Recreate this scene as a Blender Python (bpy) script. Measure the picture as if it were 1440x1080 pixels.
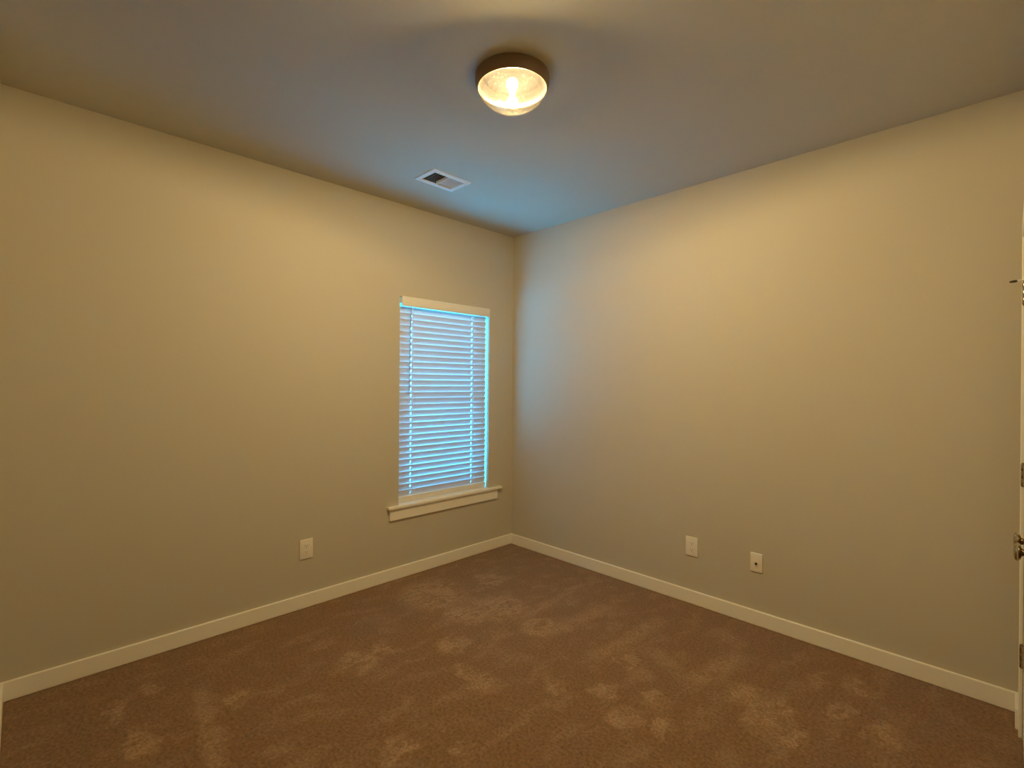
import bpy, bmesh, math, random
from mathutils import Vector, Matrix

for o in list(bpy.data.objects):
    bpy.data.objects.remove(o)
S = bpy.context.scene
COL = S.collection
PI = math.pi

# ------------------------------------------------------------------ camera
cam_d = bpy.data.cameras.new('camera')
cam = bpy.data.objects.new('camera', cam_d)
COL.objects.link(cam)
cam_d.sensor_width = 36.0
cam_d.lens = 694.63 / 1440 * 36.0
cam_d.clip_start = 0.005
r_ = Vector((0.70347681, 0.71068074, 0.00729861))
u_ = Vector((-0.00589785, -0.00443154, 0.99997279))
f_ = Vector((-0.71069374, 0.70350071, -0.001074))
m = Matrix((r_, u_, -f_)).transposed().to_4x4()
m.translation = Vector((3.14803, -3.12183, 1.43197))
cam.matrix_world = m
S.camera = cam

# ------------------------------------------------------------------ sky and exposure
SKY_COL = (0.02, 0.49, 1.0)
SKY_STRENGTH = 145.0
LAMP_COL = (1.0, 0.77, 0.385)
BULB_STRENGTH = 2.5      # visible glow of the bulbs
LAMP_WATTS = {-1: 62.0, 1: 36.0}        # light each bulb throws below the pan
w = bpy.data.worlds.new('world')
S.world = w
w.use_nodes = True
nt = w.node_tree
nt.nodes.clear()
wo = nt.nodes.new('ShaderNodeOutputWorld')
bg = nt.nodes.new('ShaderNodeBackground')
tc = nt.nodes.new('ShaderNodeTexCoord')
sx = nt.nodes.new('ShaderNodeSeparateXYZ')
rp = nt.nodes.new('ShaderNodeValToRGB')
mr = nt.nodes.new('ShaderNodeMapRange')
mr.inputs['From Min'].default_value = -1
mr.inputs['From Max'].default_value = 1
rp.color_ramp.elements[0].position = 0.46
rp.color_ramp.elements[0].color = (SKY_COL[0] * .35, SKY_COL[1] * .35, SKY_COL[2] * .35, 1)
rp.color_ramp.elements[1].position = 0.54
rp.color_ramp.elements[1].color = (*SKY_COL, 1)
bg.inputs['Strength'].default_value = SKY_STRENGTH
nt.links.new(tc.outputs['Generated'], sx.inputs[0])
nt.links.new(sx.outputs['Z'], mr.inputs['Value'])
nt.links.new(mr.outputs[0], rp.inputs[0])
nt.links.new(rp.outputs[0], bg.inputs['Color'])
nt.links.new(bg.outputs[0], wo.inputs[0])

S.view_settings.view_transform = 'Standard'
S.view_settings.look = 'None'
S.view_settings.exposure = -0.07
S.view_settings.gamma = 1.0
S.view_settings.use_curve_mapping = False
try:
    S.cycles.use_denoising = True
    S.cycles.max_bounces = 14
    S.cycles.diffuse_bounces = 8
    S.cycles.transparent_max_bounces = 16
    S.cycles.sample_clamp_indirect = 6.0
except Exception:
    pass

# ------------------------------------------------------------------ materials
def principled(name, col, rough=0.5, metal=0.0, spec=0.5):
    mt = bpy.data.materials.new(name)
    mt.use_nodes = True
    b = mt.node_tree.nodes['Principled BSDF']
    b.inputs['Base Color'].default_value = (*col, 1)
    b.inputs['Roughness'].default_value = rough
    b.inputs['Metallic'].default_value = metal
    b.inputs['Specular IOR Level'].default_value = spec
    return mt, mt.node_tree, b

def add_bump(nt, b, scale, strength, dist=0.002, detail=3.0):
    tc = nt.nodes.new('ShaderNodeTexCoord')
    n = nt.nodes.new('ShaderNodeTexNoise')
    n.inputs['Scale'].default_value = scale
    n.inputs['Detail'].default_value = detail
    bp = nt.nodes.new('ShaderNodeBump')
    bp.inputs['Strength'].default_value = strength
    bp.inputs['Distance'].default_value = dist
    nt.links.new(tc.outputs['Object'], n.inputs['Vector'])
    nt.links.new(n.outputs['Fac'], bp.inputs['Height'])
    nt.links.new(bp.outputs[0], b.inputs['Normal'])
    return n

WALL, _nt, _b = principled('wall_paint', (0.55, 0.505, 0.415), 0.62, 0, 0.35)
add_bump(_nt, _b, 160, 0.12, 0.001)
CEIL, _nt, _b = principled('ceiling_paint', (0.56, 0.535, 0.455), 0.85, 0, 0.2)
add_bump(_nt, _b, 120, 0.15, 0.001)
TRIM, _nt, _b = principled('trim_paint', (0.86, 0.83, 0.75), 0.38, 0, 0.5)
VINYL, _nt, _b = principled('window_vinyl', (0.80, 0.79, 0.76), 0.4)
PLATE, _nt, _b = principled('plate_plastic', (0.82, 0.78, 0.71), 0.35)
SLOT, _nt, _b = principled('slot_dark', (0.03, 0.025, 0.02), 0.6)
VENTW, _nt, _b = principled('vent_enamel', (0.80, 0.79, 0.76), 0.4)
DUCT, _nt, _b = principled('duct_metal', (0.035, 0.03, 0.03), 0.7)
NICKEL, _nt, _b = principled('satin_nickel', (0.40, 0.34, 0.25), 0.22, 1.0)
RUBBER, _nt, _b = principled('rubber_tip', (0.05, 0.04, 0.03), 0.6)
BRONZE, _nt, _b = principled('bronze_pan', (0.26, 0.17, 0.10), 0.45, 0.35)
REFL, _nt, _b = principled('pan_liner', (0.075, 0.068, 0.070), 0.5)
BRASS, _nt, _b = principled('brass_screw', (0.75, 0.5, 0.2), 0.3, 1.0)
CORD, _nt, _b = principled('blind_cord', (0.82, 0.82, 0.80), 0.7)
WAND, _nt, _b = principled('wand_plastic', (0.45, 0.43, 0.42), 0.3)
PORC, _nt, _b = principled('socket_porcelain', (0.8, 0.77, 0.7), 0.4)

# translucent faux wood slats
SLAT = bpy.data.materials.new('slat_vinyl')
SLAT.use_nodes = True
_nt = SLAT.node_tree
_b = _nt.nodes['Principled BSDF']
_b.inputs['Base Color'].default_value = (0.68, 0.68, 0.69, 1)
_b.inputs['Roughness'].default_value = 0.4
_tr = _nt.nodes.new('ShaderNodeBsdfTranslucent')
_tr.inputs['Color'].default_value = (0.8, 0.8, 0.8, 1)
_mx = _nt.nodes.new('ShaderNodeMixShader')
_mx.inputs[0].default_value = 0.035
_nt.links.new(_b.outputs[0], _mx.inputs[1])
_nt.links.new(_tr.outputs[0], _mx.inputs[2])
_nt.links.new(_mx.outputs[0], _nt.nodes['Material Output'].inputs['Surface'])

# window glass: see-through sheet with a fresnel sheen
def sheet_glass(name, tint, ior=1.45, bubbles=False):
    g = bpy.data.materials.new(name)
    g.use_nodes = True
    nt = g.node_tree
    nt.nodes.clear()
    out = nt.nodes.new('ShaderNodeOutputMaterial')
    t = nt.nodes.new('ShaderNodeBsdfTransparent')
    t.inputs['Color'].default_value = (*tint, 1)
    gl = nt.nodes.new('ShaderNodeBsdfGlossy')
    gl.inputs['Roughness'].default_value = 0.03
    fr = nt.nodes.new('ShaderNodeLayerWeight')      # same sheen from either side of the sheet
    fr.inputs['Blend'].default_value = 0.5
    pw = nt.nodes.new('ShaderNodeMath')
    pw.operation = 'POWER'
    pw.inputs[1].default_value = 4.0
    ma = nt.nodes.new('ShaderNodeMath')
    ma.operation = 'MULTIPLY_ADD'
    ma.inputs[1].default_value = 0.55
    ma.inputs[2].default_value = 0.04
    nt.links.new(fr.outputs['Facing'], pw.inputs[0])
    nt.links.new(pw.outputs[0], ma.inputs[0])
    mx = nt.nodes.new('ShaderNodeMixShader')
    nt.links.new(ma.outputs[0], mx.inputs[0])
    nt.links.new(t.outputs[0], mx.inputs[1])
    nt.links.new(gl.outputs[0], mx.inputs[2])
    last = mx
    if bubbles:
        tc = nt.nodes.new('ShaderNodeTexCoord')
        n = nt.nodes.new('ShaderNodeTexVoronoi')
        n.inputs['Scale'].default_value = 70
        rp = nt.nodes.new('ShaderNodeValToRGB')
        rp.color_ramp.elements[0].position = 0.10
        rp.color_ramp.elements[0].color = (0.62, 0.55, 0.45, 1)
        rp.color_ramp.elements[1].position = 0.34
        rp.color_ramp.elements[1].color = (0.97, 0.95, 0.92, 1)
        n2 = nt.nodes.new('ShaderNodeTexNoise')
        n2.inputs['Scale'].default_value = 60
        bp = nt.nodes.new('ShaderNodeBump')
        bp.inputs['Strength'].default_value = 0.5
        bp.inputs['Distance'].default_value = 0.004
        nt.links.new(tc.outputs['Object'], n.inputs['Vector'])
        nt.links.new(tc.outputs['Object'], n2.inputs['Vector'])
        nt.links.new(n.outputs['Distance'], rp.inputs[0])
        nt.links.new(n2.outputs['Fac'], bp.inputs['Height'])
        nt.links.new(bp.outputs[0], gl.inputs['Normal'])
        nt.links.new(bp.outputs[0], fr.inputs['Normal'])
        nt.links.new(rp.outputs[0], t.inputs['Color'])
        d = nt.nodes.new('ShaderNodeBsdfTranslucent')      # faint scatter from the seeds
        d.inputs['Color'].default_value = (0.95, 0.90, 0.80, 1)
        r2 = nt.nodes.new('ShaderNodeMapRange')
        r2.inputs['From Min'].default_value = 0.10
        r2.inputs['From Max'].default_value = 0.34
        r2.inputs['To Min'].default_value = 0.008
        r2.inputs['To Max'].default_value = 0.0012
        nt.links.new(n.outputs['Distance'], r2.inputs['Value'])
        m2 = nt.nodes.new('ShaderNodeMixShader')
        nt.links.new(r2.outputs[0], m2.inputs[0])
        nt.links.new(mx.outputs[0], m2.inputs[1])
        nt.links.new(d.outputs[0], m2.inputs[2])
        last = m2
    nt.links.new(last.outputs[0], out.inputs['Surface'])
    return g
GLASS = sheet_glass('window_glass', (0.93, 0.95, 0.95))
SEEDED = sheet_glass('seeded_glass', (0.97, 0.95, 0.92), 1.5, True)

BULB = bpy.data.materials.new('bulb_glow')
BULB.use_nodes = True
_nt = BULB.node_tree
_nt.nodes.clear()
_o = _nt.nodes.new('ShaderNodeOutputMaterial')
_e = _nt.nodes.new('ShaderNodeEmission')
_e.inputs['Color'].default_value = (*LAMP_COL, 1)
_e.inputs['Strength'].default_value = BULB_STRENGTH
_t = _nt.nodes.new('ShaderNodeBsdfTransparent')      # clear bulb: the filament light passes out through it
_a = _nt.nodes.new('ShaderNodeAddShader')
_nt.links.new(_e.outputs[0], _a.inputs[0])
_nt.links.new(_t.outputs[0], _a.inputs[1])
_nt.links.new(_a.outputs[0], _o.inputs['Surface'])

# cut pile carpet with brushed patches
def carpet_material():
    mt, nt, b = principled('carpet_pile', (0.2, 0.12, 0.06), 1.0, 0, 0.05)
    N = nt.nodes.new
    L = nt.links.new
    tc = N('ShaderNodeTexCoord')
    # fine tuft speckle
    n1 = N('ShaderNodeTexNoise'); n1.inputs['Scale'].default_value = 75; n1.inputs['Detail'].default_value = 6
    n1.inputs['Roughness'].default_value = 0.75
    L(tc.outputs['Object'], n1.inputs['Vector'])
    # ragged coordinates, so that every mark has a torn outline
    nw = N('ShaderNodeTexNoise'); nw.inputs['Scale'].default_value = 9.0; nw.inputs['Detail'].default_value = 5
    nw.inputs['Roughness'].default_value = 0.65
    L(tc.outputs['Object'], nw.inputs['Vector'])
    wc = N('ShaderNodeVectorMath'); wc.operation = 'SUBTRACT'; wc.inputs[1].default_value = (0.5, 0.5, 0.5)
    L(nw.outputs['Color'], wc.inputs[0])
    wv = N('ShaderNodeVectorMath'); wv.operation = 'SCALE'; wv.inputs['Scale'].default_value = 0.22
    L(wc.outputs[0], wv.inputs[0])
    wa = N('ShaderNodeVectorMath'); wa.operation = 'ADD'
    L(tc.outputs['Object'], wa.inputs[0]); L(wv.outputs[0], wa.inputs[1])
    def patches(rot, scale, sc, lo, hi, detail=2.0):
        mp = N('ShaderNodeMapping')
        mp.inputs['Rotation'].default_value = (0, 0, math.radians(rot))
        mp.inputs['Scale'].default_value = scale
        L(wa.outputs[0], mp.inputs['Vector'])
        n = N('ShaderNodeTexNoise'); n.inputs['Scale'].default_value = sc; n.inputs['Detail'].default_value = detail
        L(mp.outputs[0], n.inputs['Vector'])
        r = N('ShaderNodeMapRange'); r.interpolation_type = 'SMOOTHSTEP'
        r.inputs['From Min'].default_value = lo; r.inputs['From Max'].default_value = hi
        L(n.outputs['Fac'], r.inputs['Value'])
        return r.outputs[0]
    base = patches(-8, (2.2, 1.0, 1), 5.0, 0.46, 0.78, 5.0)      # faint general mottling
    bs = N('ShaderNodeMath'); bs.operation = 'MULTIPLY'; bs.inputs[1].default_value = 0.60; L(base, bs.inputs[0])
    last = bs.outputs[0]
    rag = patches(-12, (2.4, 0.9, 1), 11.0, 0.30, 0.62, 5.0)      # breaks up the trodden patches
    rag2 = patches(-12, (1.6, 1.0, 1), 13.0, 0.22, 0.55, 5.0)
    flat = N('ShaderNodeVectorMath'); flat.operation = 'MULTIPLY'; flat.inputs[1].default_value = (1, 1, 0)
    L(wa.outputs[0], flat.inputs[0])
    for (px, py, rx, ry) in PATCHES:
        sb = N('ShaderNodeVectorMath'); sb.operation = 'SUBTRACT'; sb.inputs[1].default_value = (px, py, 0)
        L(flat.outputs[0], sb.inputs[0])
        mu = N('ShaderNodeVectorMath'); mu.operation = 'MULTIPLY'; mu.inputs[1].default_value = (1 / rx, 1 / ry, 0)
        L(sb.outputs[0], mu.inputs[0])
        le = N('ShaderNodeVectorMath'); le.operation = 'LENGTH'; L(mu.outputs[0], le.inputs[0])
        ra = N('ShaderNodeMapRange'); ra.interpolation_type = 'SMOOTHSTEP'
        ra.inputs['From Min'].default_value = 1.35; ra.inputs['From Max'].default_value = 0.6
        L(le.outputs['Value'], ra.inputs['Value'])
        mg = N('ShaderNodeMath'); mg.operation = 'MULTIPLY'; L(ra.outputs[0], mg.inputs[0]); L(rag, mg.inputs[1])
        mo = N('ShaderNodeMath'); mo.operation = 'MAXIMUM'; L(last, mo.inputs[0]); L(mg.outputs[0], mo.inputs[1])
        last = mo.outputs[0]
    # straight brushed tracks: (x0,y0,x1,y1,width)
    wv2 = N('ShaderNodeVectorMath'); wv2.operation = 'SCALE'; wv2.inputs['Scale'].default_value = 0.14
    L(wc.outputs[0], wv2.inputs[0])
    wa2 = N('ShaderNodeVectorMath'); wa2.operation = 'ADD'
    L(tc.outputs['Object'], wa2.inputs[0]); L(wv2.outputs[0], wa2.inputs[1])
    geo = N('ShaderNodeSeparateXYZ'); L(wa2.outputs[0], geo.inputs[0])
    def track(x0, y0, x1, y1, wid, amt):
        nonlocal last
        dx, dy = x1 - x0, y1 - y0
        ln = math.hypot(dx, dy); dx /= ln; dy /= ln
        def lin(ax, ay, c0):
            p = N('ShaderNodeMath'); p.operation = 'MULTIPLY'; p.inputs[1].default_value = ax; L(geo.outputs['X'], p.inputs[0])
            q = N('ShaderNodeMath'); q.operation = 'MULTIPLY_ADD'; q.inputs[1].default_value = ay; L(geo.outputs['Y'], q.inputs[0]); L(p.outputs[0], q.inputs[2])
            s = N('ShaderNodeMath'); s.operation = 'ADD'; s.inputs[1].default_value = c0; L(q.outputs[0], s.inputs[0])
            return s.outputs[0]
        off = 0.0
        along = lin(dx, dy, -(x0 + off) * dx - (y0 + off) * dy - ln / 2)
        across = lin(-dy, dx, (x0 + off) * dy - (y0 + off) * dx)
        def band(v, half, soft):
            ab = N('ShaderNodeMath'); ab.operation = 'ABSOLUTE'; L(v, ab.inputs[0])
            r = N('ShaderNodeMapRange'); r.interpolation_type = 'SMOOTHSTEP'
            r.inputs['From Min'].default_value = half + soft; r.inputs['From Max'].default_value = half - soft
            L(ab.outputs[0], r.inputs['Value'])
            return r.outputs[0]
        b1 = band(along, ln / 2, 0.08); b2 = band(across, wid, wid * 0.7)
        mm = N('ShaderNodeMath'); mm.operation = 'MULTIPLY'; L(b1, mm.inputs[0]); L(b2, mm.inputs[1])
        m3 = N('ShaderNodeMath'); m3.operation = 'MULTIPLY'; L(rag2, m3.inputs[1]); m4 = N('ShaderNodeMath'); m4.operation = 'MULTIPLY'; m4.inputs[1].default_value = amt; L(mm.outputs[0], m4.inputs[0]); L(m4.outputs[0], m3.inputs[0])
        mo = N('ShaderNodeMath'); mo.operation = 'MAXIMUM'; L(last, mo.inputs[0]); L(m3.outputs[0], mo.inputs[1])
        last = mo.outputs[0]
    for t in TRACKS:
        track(*t)
    ramp = N('ShaderNodeMix'); ramp.data_type = 'RGBA'
    ramp.inputs['A'].default_value = (*CARPET_DARK, 1)
    ramp.inputs['B'].default_value = (*CARPET_LIGHT, 1)
    L(last, ramp.inputs['Factor'])
    sp = N('ShaderNodeMapRange')
    sp.inputs['From Min'].default_value = 0.3; sp.inputs['From Max'].default_value = 0.7
    sp.inputs['To Min'].default_value = 0.45; sp.inputs['To Max'].default_value = 1.55
    L(n1.outputs['Fac'], sp.inputs['Value'])
    ml = N('ShaderNodeMix'); ml.data_type = 'RGBA'; ml.blend_type = 'MULTIPLY'; ml.inputs['Factor'].default_value = 1
    L(ramp.outputs['Result'], ml.inputs['A']); L(sp.outputs[0], ml.inputs['B'])
    L(ml.outputs['Result'], b.inputs['Base Color'])
    bp = N('ShaderNodeBump'); bp.inputs['Strength'].default_value = 0.7; bp.inputs['Distance'].default_value = 0.006
    L(n1.outputs['Fac'], bp.inputs['Height']); L(bp.outputs[0], b.inputs['Normal'])
    b.inputs['Sheen Weight'].default_value = 0.15
    b.inputs['Sheen Roughness'].default_value = 0.6
    return mt
CARPET_DARK = (0.215, 0.116, 0.048)
CARPET_LIGHT = (0.335, 0.206, 0.110)
PATCHES = [
    (0.40, -1.13, 0.25, 0.22),
    (0.77, -1.16, 0.14, 0.13),
    (1.01, -1.43, 0.09, 0.09),
    (0.80, -1.89, 0.12, 0.09),
    (0.78, -1.73, 0.08, 0.06),
    (1.38, -1.55, 0.07, 0.07),
    (1.25, -1.56, 0.07, 0.06),
    (0.34, -2.71, 0.07, 0.04),
    (0.44, -2.84, 0.09, 0.03),
    (0.74, -2.80, 0.12, 0.05),
    (0.85, -0.96, 0.19, 0.19),
    (1.20, -0.94, 0.11, 0.12),
    (1.76, -0.90, 0.06, 0.08),
    (1.64, -1.33, 0.07, 0.07),
    (1.82, -1.18, 0.06, 0.07),
    (2.01, -1.07, 0.04, 0.06),
    (2.12, -1.21, 0.05, 0.07),
    (2.40, -0.79, 0.09, 0.15),
    (2.29, -0.73, 0.08, 0.11),
    (2.53, -0.91, 0.06, 0.09),
    (2.63, -0.30, 0.04, 0.10),
    (2.78, -0.62, 0.06, 0.10),
    (1.48, -2.08, 0.08, 0.07),
    (1.64, -1.89, 0.05, 0.04),
    (0.70, -2.44, 0.07, 0.05),
    (1.99, -1.28, 0.06, 0.08),
    (2.50, -0.39, 0.04, 0.10),
    (2.62, -0.56, 0.05, 0.09),
    (0.48, -0.69, 0.11, 0.10),
]
TRACKS = [
    (0.50, -2.53, 1.12, -2.60, 0.035, 0.75),
    (1.05, -0.95, 1.00, -0.25, 0.035, 0.6),
    (1.30, -0.98, 1.33, -0.42, 0.045, 0.7),
    (1.62, -1.02, 1.66, -0.36, 0.045, 0.7),
    (2.08, -0.86, 2.16, -0.42, 0.05, 0.75),
    (1.75, -0.70, 1.98, -0.78, 0.05, 0.6),
]
CARPET = carpet_material()

# ------------------------------------------------------------------ mesh helpers
def add_box(bm, lo, hi, bev=0.0, seg=2):
    lo, hi = Vector(lo), Vector(hi)
    r = bmesh.ops.create_cube(bm, size=1.0)
    vs = r['verts']
    for v in vs:
        v.co = Vector((lo[i] + (v.co[i] + 0.5) * (hi[i] - lo[i]) for i in range(3)))
    if bev > 0:
        es = list({e for v in vs for e in v.link_edges})
        bmesh.ops.bevel(bm, geom=es, offset=bev, segments=seg, profile=0.5, affect='EDGES')

def frame_for(axis):
    a = Vector(axis).normalized()
    t = Vector((0, 0, 1)) if abs(a.z) < 0.9 else Vector((1, 0, 0))
    x = a.cross(t).normalized()
    return x, a.cross(x).normalized(), a

def add_lathe(bm, prof, origin, axis=(0, 0, 1), n=48, sx=1.0, sy=1.0):
    """prof: (radius, height) pairs along the axis."""
    x, y, a = frame_for(axis)
    o = Vector(origin)
    rings = []
    for rad, h in prof:
        if rad < 1e-6:
            rings.append([bm.verts.new(o + a * h)])
        else:
            rings.append([bm.verts.new(o + a * h + (x * math.cos(2 * PI * k / n) * sx + y * math.sin(2 * PI * k / n) * sy) * rad) for k in range(n)])
    for A, B in zip(rings, rings[1:]):
        for k in range(n):
            k2 = (k + 1) % n
            if len(A) == 1 and len(B) == 1:
                continue
            if len(A) == 1:
                bm.faces.new((A[0], B[k], B[k2]))
            elif len(B) == 1:
                bm.faces.new((A[k], A[k2], B[0]))
            else:
                bm.faces.new((A[k], A[k2], B[k2], B[k]))

def add_tube(bm, p0, p1, rad, n=12):
    p0, p1 = Vector(p0), Vector(p1)
    add_lathe(bm, [(0, 0), (rad, 0), (rad, (p1 - p0).length), (0, (p1 - p0).length)], p0, p1 - p0, n)

def obj(name, bm, mat, parent=None, smooth=False, loc=None):
    bmesh.ops.recalc_face_normals(bm, faces=bm.faces[:])
    me = bpy.data.meshes.new(name)
    bm.to_mesh(me)
    bm.free()
    for mt in (mat if isinstance(mat, (list, tuple)) else [mat]):
        me.materials.append(mt)
    if smooth:
        me.shade_smooth()
        try:
            me.set_sharp_from_angle(angle=math.radians(35))
        except Exception:
            pass
    o = bpy.data.objects.new(name, me)
    COL.objects.link(o)
    if loc is not None:
        me.transform(Matrix.Translation(-Vector(loc)))
        o.location = loc
    if parent is not None:
        o.parent = parent
        o.matrix_parent_inverse = parent.matrix_world.inverted()
    return o

def tag(o, label=None, cat=None, group=None, kind=None):
    if label: o['label'] = label
    if cat: o['category'] = cat
    if group: o['group'] = group
    if kind: o['kind'] = kind
    return o

def empty(name, loc=(0, 0, 0)):
    o = bpy.data.objects.new(name, None)
    o.empty_display_size = 0.1
    COL.objects.link(o)
    o.location = loc
    o.matrix_world = Matrix.Translation(Vector(loc))
    return o

def slab(bm, axis, d0, d1, rect, holes):
    """Slab normal to an axis between d0 and d1, rect=(a0,b0,a1,b1), rectangular holes in the same two coordinates."""
    As = sorted({rect[0], rect[2], *[h[0] for h in holes], *[h[2] for h in holes]})
    Bs = sorted({rect[1], rect[3], *[h[1] for h in holes], *[h[3] for h in holes]})
    def P(a, b, d):
        return {0: (d, a, b), 1: (a, d, b), 2: (a, b, d)}[axis]
    cells = {}
    for i in range(len(As) - 1):
        for j in range(len(Bs) - 1):
            ca, cb = (As[i] + As[i + 1]) / 2, (Bs[j] + Bs[j + 1]) / 2
            if not any(h[0] < ca < h[2] and h[1] < cb < h[3] for h in holes):
                cells[(i, j)] = 1
    V = {}
    def vert(i, j, s):
        k = (i, j, s)
        if k not in V:
            V[k] = bm.verts.new(P(As[i], Bs[j], (d0, d1)[s]))
        return V[k]
    for (i, j) in cells:
        for s in (0, 1):
            bm.faces.new([vert(i, j, s), vert(i + 1, j, s), vert(i + 1, j + 1, s), vert(i, j + 1, s)])
        for (di, dj, c) in ((-1, 0, ((i, j), (i, j + 1))), (1, 0, ((i + 1, j), (i + 1, j + 1))), (0, -1, ((i, j), (i + 1, j))), (0, 1, ((i, j + 1), (i + 1, j + 1)))):
            if (i + di, j + dj) not in cells:
                (p, q) = c
                bm.faces.new([vert(*p, 0), vert(*q, 0), vert(*q, 1), vert(*p, 1)])

# ------------------------------------------------------------------ room shell
H = 2.74
T = 0.14
XE = 3.190        # closet wall
YS = -3.198       # near wall
XA, YA = 4.25, -4.25      # entry behind the camera
XR, YR = 0.80, -2.05      # where the closet wall and near wall end
WY0, WY1, WZ0, WZ1 = -1.165, -0.284, 0.533, 2.066      # window opening
VX0, VX1, VY0, VY1 = 0.487, 0.634, -1.318, -1.082      # vent hole in the ceiling
DY0, DY1, DZ = -1.648, -0.230, 2.045                   # closet opening

def structure(name, bm, mat, label, cat):
    return tag(obj(name, bm, mat), label, cat, None, 'structure')

bm = bmesh.new(); add_box(bm, (-T, YA - T, -0.05), (XA + T, T, 0.0))
structure('floor', bm, CARPET, 'brown cut-pile carpet with lighter brushed patches and vacuum tracks', 'carpet')
bm = bmesh.new(); slab(bm, 2, H, H + 0.12, (-T, YA - T, XA + T, T), [(VX0, VY0, VX1, VY1)])
structure('ceiling', bm, CEIL, 'flat painted ceiling with the round lamp and air vent', 'ceiling')
bm = bmesh.new(); slab(bm, 0, -T, 0.0, (YS - T, 0, 0.0, H), [(WY0, WZ0, WY1, WZ1)])
structure('wall_west', bm, WALL, 'greige painted wall with the blind-covered window', 'wall')
bm = bmesh.new(); add_box(bm, (-T, 0, 0), (XA + T, T, H))
structure('wall_north', bm, WALL, 'greige painted wall with the outlet and the cable plate, no window', 'wall')
bm = bmesh.new(); slab(bm, 0, XE, XE + 0.12, (YR, 0, 0.0, H), [(DY0, -0.01, DY1, DZ)])
structure('wall_east', bm, WALL, 'greige painted wall holding the white closet doors', 'wall')
bm = bmesh.new(); add_box(bm, (0, YS - T, 0), (XR, YS, H))
structure('wall_south', bm, WALL, 'greige painted wall that meets the window wall at the near corner', 'wall')
bm = bmesh.new(); add_box(bm, (XE + 0.12, YR, 0), (XA, YR + T, H))
structure('wall_entry_north', bm, WALL, 'painted return wall of the entry beside the closet', 'wall')
bm = bmesh.new(); add_box(bm, (XA, YA, 0), (XA + T, YR + T, H))
structure('wall_entry_east', bm, WALL, 'painted side wall of the entry behind the viewer', 'wall')
bm = bmesh.new(); add_box(bm, (XR - T, YA - T, 0), (XA + T, YA, H))
structure('wall_entry_south', bm, WALL, 'painted end wall of the entry behind the viewer', 'wall')
bm = bmesh.new(); add_box(bm, (XR - T, YA, 0), (XR, YS - T, H))
structure('wall_entry_west', bm, WALL, 'painted return wall of the entry by the near wall', 'wall')
# closet interior behind the doors
bm = bmesh.new(); slab(bm, 0, XE + 0.70, XE + 0.74, (YR + T, 0, 0.0, H), [])
structure('wall_closet', bm, WALL, 'painted back wall inside the closet', 'wall')

# baseboards: flat board with an eased top
BH, BT = 0.089, 0.014
def board(name, lo, hi, label):
    bm = bmesh.new(); add_box(bm, lo, hi, 0.005, 3)
    return structure(name, bm, TRIM, label, 'baseboard')
board('baseboard_west', (0, YS, 0), (BT, 0, BH), 'white baseboard along the foot of the window wall')
board('baseboard_north', (BT, -BT, 0), (XE, 0, BH), 'white baseboard along the foot of the outlet and cable plate wall')
board('baseboard_east', (XE - 0.022, -0.167, 0), (XE, -BT, BH), 'short white baseboard between room corner and closet casing')
board('baseboard_south', (BT, YS, 0), (XR, YS + 0.020, BH), 'white baseboard along the foot of the near wall')

# ------------------------------------------------------------------ window
win = tag(empty('window_1', (-T / 2, (WY0 + WY1) / 2, WZ0)), 'single white vinyl window behind the closed blind', 'window', None, 'structure')
bm = bmesh.new()
slab(bm, 0, -T, -0.085, (WY0, WZ0, WY1, WZ1), [(WY0 + .045, WZ0 + .05, WY1 - .045, WZ1 - .045)])
obj('window_frame', bm, VINYL, win)
zm = (WZ0 + WZ1) / 2
bm = bmesh.new()
slab(bm, 0, -0.120, -0.090, (WY0 + .045, WZ0 + .05, WY1 - .045, zm + .02), [(WY0 + .085, WZ0 + .10, WY1 - .085, zm - .02)])
s1 = obj('lower_sash', bm, VINYL, win)
bm = bmesh.new(); add_box(bm, (-0.108, WY0 + .085, WZ0 + .10), (-0.104, WY1 - .085, zm - .02))
obj('glass_pane', bm, GLASS, s1)
bm = bmesh.new()
slab(bm, 0, -0.138, -0.121, (WY0 + .045, zm - .02, WY1 - .045, WZ1 - .045), [(WY0 + .085, zm + .02, WY1 - .085, WZ1 - .085)])
s2 = obj('upper_sash', bm, VINYL, win)
bm = bmesh.new(); add_box(bm, (-0.132, WY0 + .085, zm + .02), (-0.128, WY1 - .085, WZ1 - .085))
obj('glass_pane', bm, GLASS, s2)
# stool with horns, and apron below
bm = bmesh.new()
add_box(bm, (-0.085, WY0 + .001, WZ0 - 0.0), (0.0, WY1 - .001, WZ0 + 0.004))
add_box(bm, (0.0, -1.262, WZ0 - 0.016), (0.034, -0.146, WZ0 + 0.004), 0.004, 3)
obj('window_sill', bm, TRIM, win)
bm = bmesh.new(); add_box(bm, (0.0, -1.243, 0.434), (0.016, -0.188, WZ0 - 0.016), 0.002, 2)
obj('apron', bm, TRIM, win)

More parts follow.
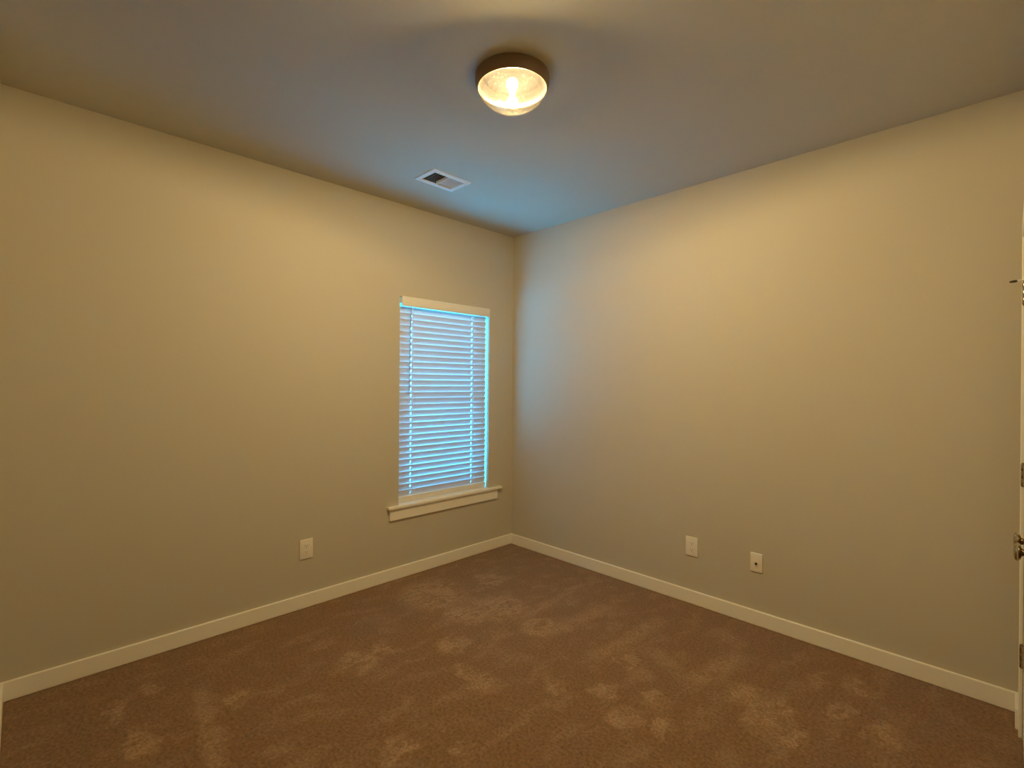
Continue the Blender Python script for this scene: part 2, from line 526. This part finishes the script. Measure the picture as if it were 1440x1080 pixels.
# ------------------------------------------------------------------ window blind
bl = tag(empty('window_blind', (-0.03, (WY0 + WY1) / 2, WZ1 - 0.02)), 'white horizontal slat blind filling the window, slats tilted closed', 'blind')
bm = bmesh.new(); add_box(bm, (-0.058, WY0 + .012, WZ1 - 0.048), (-0.006, WY1 - .022, WZ1 - 0.003), 0.002)
obj('head_rail', bm, VINYL, bl)
bm = bmesh.new()
add_box(bm, (0.002, WY0 + .014, WZ1 - 0.070), (0.012, WY1 - .003, WZ1 + 0.002), 0.003, 3)
add_box(bm, (-0.05, WY1 - .011, WZ1 - 0.070), (0.006, WY1 - .003, WZ1 + 0.0), 0.002)
obj('valance', bm, VINYL, bl, True)
TILT = math.radians(75)
PITCH = 0.0455
SW = 0.050
XB = -0.032
zb0 = 0.563
NS = 31
LADDERS = (-1.045, -0.452)
SY0, SY1 = WY0 + .008, WY1 - .013
bm = bmesh.new()
random.seed(4)
for i in range(NS):
    zc = zb0 + (i + 1) * PITCH
    tl = TILT + random.uniform(-.012, .012)
    # crowned slat section, room edge up
    pts_t, pts_b = [], []
    K = 6
    for k in range(K + 1):
        s = (k / K - 0.5) * SW
        crown = 0.0022 * (1 - (2 * k / K - 1) ** 2)
        for lst, th in ((pts_t, 0.0013), (pts_b, -0.0013)):
            n_ = crown + th * (1.0 if 0 < k < K else 0.6)
            # along direction: out-low -> room-high ; normal points room-down
            dx, dz = math.cos(tl), math.sin(tl)
            nx, nz = -math.sin(tl), math.cos(tl)
            lst.append((XB + s * dx + n_ * nx, zc + s * dz + n_ * nz))
    def piece(k0, k1, y0, y1):
        ring = pts_t[k0:k1 + 1] + pts_b[k0:k1 + 1][::-1]
        a = [bm.verts.new((x, y0, z)) for x, z in ring]
        b = [bm.verts.new((x, y1, z)) for x, z in ring]
        n = len(ring)
        for k in range(n):
            bm.faces.new((a[k], a[(k + 1) % n], b[(k + 1) % n], b[k]))
        bm.faces.new(a)
        bm.faces.new(b[::-1])
    # the cords run through a rout hole in the middle of the slat
    ys = SY0
    for yc in LADDERS:
        piece(0, K, ys, yc - .0032)
        piece(0, 2, yc - .0032, yc + .0032)
        piece(4, K, yc - .0032, yc + .0032)
        ys = yc + .0032
    piece(0, K, ys, SY1)
obj('slats', bm, SLAT, bl, True)
bm = bmesh.new(); add_box(bm, (-0.025, SY0, -0.0065), (0.025, SY1, 0.0065), 0.004, 3)
bmesh.ops.rotate(bm, verts=bm.verts[:], cent=(0, 0, 0), matrix=Matrix.Rotation(-TILT, 3, 'Y'))
bmesh.ops.translate(bm, verts=bm.verts[:], vec=(XB, 0, zb0))
obj('bottom_rail', bm, VINYL, bl, True)
for yy in LADDERS:
    bm = bmesh.new()
    ztop = WZ1 - 0.05
    for sgn in (1, -1):
        add_tube(bm, (XB + sgn * 0.0265, yy, zb0 + sgn * 0.018), (XB + sgn * 0.0265, yy, ztop), 0.0011, 8)
    for i in range(NS):
        zc = zb0 + (i + 1) * PITCH
        add_tube(bm, (XB - 0.024, yy, zc - 0.0225), (XB + 0.024, yy, zc + 0.0195), 0.0008, 6)
    add_lathe(bm, [(0, -0.006), (0.006, -0.006), (0.008, -0.001), (0.007, 0.0), (0, 0.0)], (XB + 0.0072, yy, zb0 + 0.013), (-math.sin(TILT), 0, math.cos(TILT)), 16)
    obj('ladder_cord', bm, CORD, bl, True)
bm = bmesh.new()
add_tube(bm, (0.000, -1.068, WZ1 - 0.075), (0.003, -1.079, 1.40), 0.0038, 6)
add_lathe(bm, [(0, -0.03), (0.005, -0.028), (0.0055, -0.005), (0.0038, 0.0)], (0.003, -1.079, 1.40), (0, 0, 1), 12)
wd = obj('tilt_wand', bm, WAND, bl, True)
bm = bmesh.new()
add_tube(bm, (-0.001, -1.067, WZ1 - 0.05), (0.0, -1.068, WZ1 - 0.077), 0.0018, 8)
obj('wand_hook', bm, NICKEL, wd, True)

# ------------------------------------------------------------------ ceiling lamp
LC = Vector((1.645, -1.645, H))
lamp = tag(empty('ceiling_lamp', LC), 'round flush ceiling lamp with dark bronze pan and lit clear seeded glass bowl', 'lamp')
ZR = 2.685 - H      # rim of the pan
bm = bmesh.new()
add_lathe(bm, [(0, -0.0005), (0.150, -0.0005), (0.157, -0.003), (0.158, -0.012), (0.1565, -0.030), (0.150, ZR + 0.004), (0.147, ZR), (0.1435, ZR + 0.001), (0.1425, ZR + 0.006)], LC, n=96)
pan = obj('bronze_pan', bm, BRONZE, lamp, True)
bm = bmesh.new()
add_lathe(bm, [(0.1425, ZR + 0.006), (0.140, ZR + 0.024), (0.120, -0.012), (0, -0.010)], LC, n=96)
obj('pan_liner', bm, REFL, pan, True)
GD = 0.082
prof = []
GR = 0.1405
for k in range(13):
    t = k / 12 * PI / 2
    prof.append((GR * math.cos(t) ** 0.85 if k < 12 else 0.0, ZR + 0.002 - GD * math.sin(t)))
inner = [(max(0.0, r - 0.004 * (1 if k < 12 else 0)), z + 0.004 * math.sin(k / 12 * PI / 2)) for k, (r, z) in enumerate(prof)]
bm = bmesh.new()
add_lathe(bm, prof + inner[::-1] + [prof[0]], LC, n=96)
bmesh.ops.remove_doubles(bm, verts=bm.verts[:], dist=1e-5)
obj('glass_bowl', bm, SEEDED, lamp, True)
for sgn in (-1, 1):
    d = Vector((0.7071, -0.7071, 0)) * sgn
    o = LC + Vector((0, 0, -0.072))
    bm = bmesh.new()
    # pear-shaped bulb lying level, cap towards the middle
    bp = []
    for k in range(15):
        t = k / 14 * PI
        bp.append((0.0255 * math.sin(t) if 0 < k < 14 else 0.0, 0.070 - 0.0255 * math.cos(PI - t) - 0.0))
    bp = [(0.012, 0.022), (0.0125, 0.030), (0.017, 0.040), (0.022, 0.050)] + [(0.0255 * math.sin(PI / 2 + k / 10 * PI / 2) if k < 10 else 0.0, 0.066 + 0.0255 * -math.cos(PI / 2 + k / 10 * PI / 2)) for k in range(11)]
    add_lathe(bm, bp, o, d, 32)
    blb = obj('light_bulb', bm, BULB, lamp, True)
    bm = bmesh.new()
    add_lathe(bm, [(0, 0.002), (0.014, 0.002), (0.015, 0.008), (0.015, 0.020), (0.012, 0.0225), (0, 0.0225)], o, d, 24)
    add_box(bm, o + d * 0.009 + Vector((-0.006, -0.006, 0.008)), o + d * 0.009 + Vector((0.006, 0.006, 0.070)))
    obj('bulb_socket', bm, PORC, lamp, True)
    # each bulb's light; its strength is shaped to fade out upwards
    ld = bpy.data.lights.new('bulb_light', 'POINT')
    ld.energy = LAMP_WATTS[sgn]
    ld.color = LAMP_COL
    ld.shadow_soft_size = 0.026
    ld.use_nodes = True
    ln = ld.node_tree
    le = ln.nodes['Emission']
    ltc = ln.nodes.new('ShaderNodeTexCoord')
    lsx = ln.nodes.new('ShaderNodeSeparateXYZ')
    lmr = ln.nodes.new('ShaderNodeMapRange')
    lmr.interpolation_type = 'SMOOTHSTEP'
    lmr.inputs['From Min'].default_value = 0.25 if sgn < 0 else 0.12
    lmr.inputs['From Max'].default_value = -0.08 if sgn < 0 else -0.06
    ln.links.new(ltc.outputs['Normal'], lsx.inputs[0])
    ln.links.new(lsx.outputs['Z'], lmr.inputs['Value'])
    # strength shaped by hand: more downwards, and one bulb weaker towards the outlet wall
    lmz = ln.nodes.new('ShaderNodeMapRange')
    lmz.inputs['From Min'].default_value = 0.0
    lmz.inputs['From Max'].default_value = -1.0
    lmz.inputs['To Min'].default_value = 1.0
    lmz.inputs['To Max'].default_value = 1.55
    ln.links.new(lsx.outputs['Z'], lmz.inputs['Value'])
    lmy = ln.nodes.new('ShaderNodeMapRange')
    lmy.inputs['From Min'].default_value = -1.0
    lmy.inputs['From Max'].default_value = 1.0
    lmy.inputs['To Min'].default_value = 1.12 if sgn < 0 else 1.0
    lmy.inputs['To Max'].default_value = 0.74 if sgn < 0 else 1.0
    ln.links.new(lsx.outputs['Y'], lmy.inputs['Value'])
    lm1 = ln.nodes.new('ShaderNodeMath')
    lm1.operation = 'MULTIPLY'
    lm2 = ln.nodes.new('ShaderNodeMath')
    lm2.operation = 'MULTIPLY'
    ln.links.new(lmr.outputs[0], lm1.inputs[0])
    ln.links.new(lmz.outputs[0], lm1.inputs[1])
    ln.links.new(lm1.outputs[0], lm2.inputs[0])
    ln.links.new(lmy.outputs[0], lm2.inputs[1])
    ln.links.new(lm2.outputs[0], le.inputs['Strength'])
    lo_ = bpy.data.objects.new('bulb_light', ld)
    COL.objects.link(lo_)
    lo_.location = o + d * 0.062 + Vector((0, 0, 0.000 if sgn > 0 else 0.008))
    up_ = Vector((0, 0, 1)) - d * math.tan(math.radians(13 if sgn > 0 else 0))
    lo_.rotation_euler = up_.to_track_quat('Z', 'Y').to_euler()
    lo_.parent = lamp
    lo_.matrix_parent_inverse = lamp.matrix_world.inverted()

# ------------------------------------------------------------------ ceiling vent
VC = Vector(((VX0 + VX1) / 2, (VY0 + VY1) / 2, H))
vent = tag(empty('ceiling_vent', VC), 'white rectangular air register set in the ceiling, one half dark', 'vent')
bm = bmesh.new()
fr = 0.030
slab(bm, 2, H - 0.006, H - 0.0005, (VX0 - fr, VY0 - fr, VX1 + fr, VY1 + fr), [(VX0 + .002, VY0 + .002, VX1 - .002, VY1 - .002)])
es = [e for e in bm.edges if all(v.co.z < H - 0.005 for v in e.verts) and len(e.link_faces) == 2 and abs(e.calc_face_angle(0)) > 1.2]
bmesh.ops.bevel(bm, geom=es, offset=0.0035, segments=2, affect='EDGES')
obj('vent_frame', bm, VENTW, vent)
ym = (VY0 + VY1) / 2
def louvres(y0, y1, ang):
    bm = bmesh.new()
    n = 7
    for k in range(n):
        y = y0 + (k + 0.5) * (y1 - y0) / n
        c, s = math.cos(ang), math.sin(ang)
        L_, th = 0.0115, 0.0006
        a = []
        for (p, q) in ((-L_, -th), (L_, -th), (L_, th), (-L_, th)):
            a.append((y + p * c - q * s, H - 0.001 + 0.008 + p * s + q * c))
        A = [bm.verts.new((VX0 + .003, yy, zz)) for yy, zz in a]
        B = [bm.verts.new((VX1 - .003, yy, zz)) for yy, zz in a]
        for i in range(4):
            bm.faces.new((A[i], A[(i + 1) % 4], B[(i + 1) % 4], B[i]))
        bm.faces.new(A); bm.faces.new(B[::-1])
    return bm
obj('louver_bank', louvres(VY0 + .003, ym - .004, math.radians(35)), VENTW, vent)
obj('louver_bank', louvres(ym + .004, VY1 - .003, math.radians(-48)), VENTW, vent)
bm = bmesh.new(); add_box(bm, (VX0 + .003, ym - .004, H - 0.004), (VX1 - .003, ym + .004, H + 0.014), 0.001)
obj('center_bar', bm, VENTW, vent)
bm = bmesh.new(); add_box(bm, (VX1 - .012, VY1 + .002, H - 0.015), (VX1 - .006, VY1 + .010, H - 0.005), 0.001)
obj('damper_lever', bm, VENTW, vent)
bm = bmesh.new()
slab(bm, 2, H + 0.0008, H + 0.20, (VX0 + .0002, VY0 + .0002, VX1 - .0002, VY1 - .0002), [(VX0 + .0015, VY0 + .0015, VX1 - .0015, VY1 - .0015)])
add_box(bm, (VX0, VY0, H + 0.20), (VX1, VY1, H + 0.205))
obj('duct_boot', bm, DUCT, vent)

# ------------------------------------------------------------------ wall plates
def plate_frame(origin, out, along):
    o, n, a = Vector(origin), Vector(out), Vector(along)
    up = Vector((0, 0, 1))
    return lambda u, v, d: o + a * u + up * v + n * d

def plate_box(bm, P, u0, v0, u1, v1, d0, d1, bev):
    p, q = P(u0, v0, d0), P(u1, v1, d1)
    lo = [min(p[i], q[i]) for i in range(3)]
    hi = [max(p[i], q[i]) for i in range(3)]
    add_box(bm, lo, hi, bev, 3)

def duplex_outlet(center, out, along, label):
    t = tag(empty('wall_outlet', center), label, 'outlet', 'duplex wall outlets')
    P = plate_frame(center, out, along)
    bm = bmesh.new(); plate_box(bm, P, -.0415, -.0625, .0415, .0625, 0, .0065, .003)
    obj('cover_plate', bm, PLATE, t, True)
    for s in (1, -1):
        bm = bmesh.new()
        vs = []
        for dd in (.004, .0085):
            ring = []
            for k in range(28):
                a = 2 * PI * k / 28
                ring.append(bm.verts.new(P(.0172 * math.cos(a), s * .0195 + max(-.0140, min(.0140, .0172 * math.sin(a))), dd)))
            vs.append(ring)
        for k in range(28):
            bm.faces.new((vs[0][k], vs[0][(k + 1) % 28], vs[1][(k + 1) % 28], vs[1][k]))
        bm.faces.new(vs[1])
        rc = obj('receptacle', bm, PLATE, t)
        bm = bmesh.new()
        for u, hh in ((-.0064, .0045), (.0064, .0036)):
            plate_box(bm, P, u - .001, s * .0195 + .003 - hh, u + .001, s * .0195 + .003 + hh, .0083, .0088, 0)
        add_lathe(bm, [(0, .0083), (.0024, .0083), (.0024, .0088), (0, .0088)], P(0, s * .0195 - .0075, 0), out, 14)
        obj('slots', bm, SLOT, rc)
    bm = bmesh.new(); add_lathe(bm, [(0.0, .004), (.0034, .004), (.0034, .0070), (.0026, .0078), (0, .0080)], P(0, 0, 0), out, 18)
    obj('cover_screw', bm, PLATE, t, True)
    return t
duplex_outlet((0, -1.838, 0.371), (1, 0, 0), (0, 1, 0), 'white duplex outlet low on the window wall')
duplex_outlet((1.683, 0, 0.373), (0, -1, 0), (1, 0, 0), 'white duplex outlet on the windowless wall, beside the cable plate')

cp = tag(empty('cable_plate', (2.0845, 0, 0.3727)), 'white cable jack wall plate with one dark center connector', 'wall plate')
P = plate_frame((2.0845, 0, 0.3727), (0, -1, 0), (1, 0, 0))
bm = bmesh.new(); plate_box(bm, P, -.0345, -.0565, .0345, .0565, 0, .0065, .003)
obj('cover_plate', bm, PLATE, cp, True)
bm = bmesh.new(); add_lathe(bm, [(0.0, .004), (.0075, .004), (.0075, .009), (.0048, .009), (.0048, .017), (.0036, .017), (.0036, .010), (0, .010)], P(-.001, -.006, 0), (0, -1, 0), 6)
add_lathe(bm, [(0.0048, .009), (.0048, .017), (.0034, .017), (.0034, .011)], P(-.001, -.006, 0), (0, -1, 0), 24)
jk = obj('coax_jack', bm, RUBBER, cp)
for s in (1, -1):
    bm = bmesh.new(); add_lathe(bm, [(0.0, .004), (.003, .004), (.003, .0068), (.002, .0076), (0, .0078)], P(0, s * .0415, 0), (0, -1, 0), 16)
    obj('cover_screw', bm, PLATE, cp, True)

# ------------------------------------------------------------------ closet doors
bm = bmesh.new()
CW = 0.060
CF = XE - 0.013
add_box(bm, (CF, DY1 + 0.005, 0), (XE, DY1 + 0.005 + CW, DZ + CW), 0.002)
add_box(bm, (CF, DY0 - 0.005 - CW, 0), (XE, DY0 - 0.005, DZ + CW), 0.002)
add_box(bm, (CF, DY0 - 0.005, DZ), (XE, DY1 + 0.005, DZ + CW), 0.002)
structure('trim_1', bm, TRIM, 'white casing around the closet doors', 'door casing')
bm = bmesh.new()
add_box(bm, (XE, DY1 - 0.001, 0), (XE + 0.12, DY1 + 0.006, DZ))
add_box(bm, (XE, DY0 - 0.006, 0), (XE + 0.12, DY0 + 0.001, DZ))
add_box(bm, (XE, DY0, DZ - 0.006), (XE + 0.12, DY1, DZ))
structure('trim_2', bm, TRIM, 'white jamb lining the closet opening', 'door jamb')

KNOB_Z = 0.940
def closet_door(name, y_hinge, y_latch, knob_y, label, stop):
    d = tag(empty(name, (XE + 0.02, y_hinge, 0)), label, 'door', 'closet doors', 'structure')
    lo, hi = min(y_hinge, y_latch) + .002, max(y_hinge, y_latch) - .002
    bm = bmesh.new()
    # leaf with two recessed moulded panels on the room face
    slab(bm, 0, XE + 0.001, XE + 0.036, (lo, 0.012, hi, DZ - 0.009), [(lo + .11, .23, hi - .11, .92), (lo + .11, 1.05, hi - .11, DZ - .13)])
    add_box(bm, (XE + 0.008, lo + .11, .23), (XE + 0.030, hi - .11, .92))
    add_box(bm, (XE + 0.008, lo + .11, 1.05), (XE + 0.030, hi - .11, DZ - .13))
    add_box(bm, (XE + 0.003, lo + .14, .26), (XE + 0.010, hi - .14, .89), 0.003)
    add_box(bm, (XE + 0.003, lo + .14, 1.08), (XE + 0.010, hi - .14, DZ - .16), 0.003)
    obj('door_leaf', bm, TRIM, d)
    bm = bmesh.new()
    add_lathe(bm, [(0, 0.0), (0.030, 0.0), (0.031, 0.003), (0.027, 0.006), (0.012, 0.008), (0.0095, 0.013), (0.012, 0.017), (0.022, 0.020), (0.0268, 0.025), (0.027, 0.028), (0.024, 0.032), (0.015, 0.0345), (0, 0.0352)], (XE + 0.001, knob_y, KNOB_Z), (-1, 0, 0), 40)
    obj('door_knob', bm, NICKEL, d, True)
    for hz in (0.338, 1.075, 1.812):
        bm = bmesh.new()
        for k in range(3):
            add_lathe(bm, [(0, 0), (.0060, 0), (.0066, .001), (.0066, .0278), (.0060, .0288), (0, .0288)], (XE - 0.0055, y_hinge, hz - .0445 + k * .0300), (0, 0, 1), 20)
        add_lathe(bm, [(0, 0), (.004, 0), (.0052, .002), (.0045, .005), (0, .006)], (XE - 0.0055, y_hinge, hz + .0445), (0, 0, 1), 16)
        add_lathe(bm, [(0, 0), (.004, 0), (.0050, -.002), (.004, -.004), (0, -.005)], (XE - 0.0055, y_hinge, hz - .0445), (0, 0, 1), 16)
        sg = 1 if y_latch > y_hinge else -1
        add_box(bm, (XE - 0.002, min(y_hinge, y_hinge + sg * .004), hz - .0445), (XE + 0.028, max(y_hinge, y_hinge + sg * .004), hz + .0445))
        hg = obj('door_hinge', bm, NICKEL, d, True)
        if stop and hz > 1.7:
            bm = bmesh.new()
            z = hz + .0555
            add_lathe(bm, [(.0045, 0), (.010, 0), (.010, .005), (.0045, .005), (.0045, 0)], (XE - 0.0055, y_hinge, z - .002), (0, 0, 1), 20)
            add_tube(bm, (XE - 0.013, y_hinge - .004, z), (XE - 0.028, y_hinge - .012, z - .003), .0034, 12)
            ds = obj('door_stop', bm, PLATE, hg, True)
            ds['label'] = 'pale hinge-pin door stop arm'
            bm = bmesh.new()
            add_lathe(bm, [(0, 0), (.0042, 0), (.0054, .003), (.0050, .012), (.0038, .020), (.002, .023), (0, .0235)], (XE - 0.0275, y_hinge - .0118, z - .003), (-1, -.35, -.12), 16)
            ds2 = obj('door_stop_tip', bm, RUBBER, hg, True)
    return d
ymid = (DY0 + DY1) / 2
closet_door('door_1', DY1 - 0.004, ymid + .001, ymid + 0.083, 'white closet door leaf hinged next to the outlet wall corner', True)
closet_door('door_2', DY0 + 0.004, ymid - .001, ymid - 0.066, 'white closet door leaf nearer the viewer, showing only its knob', False)
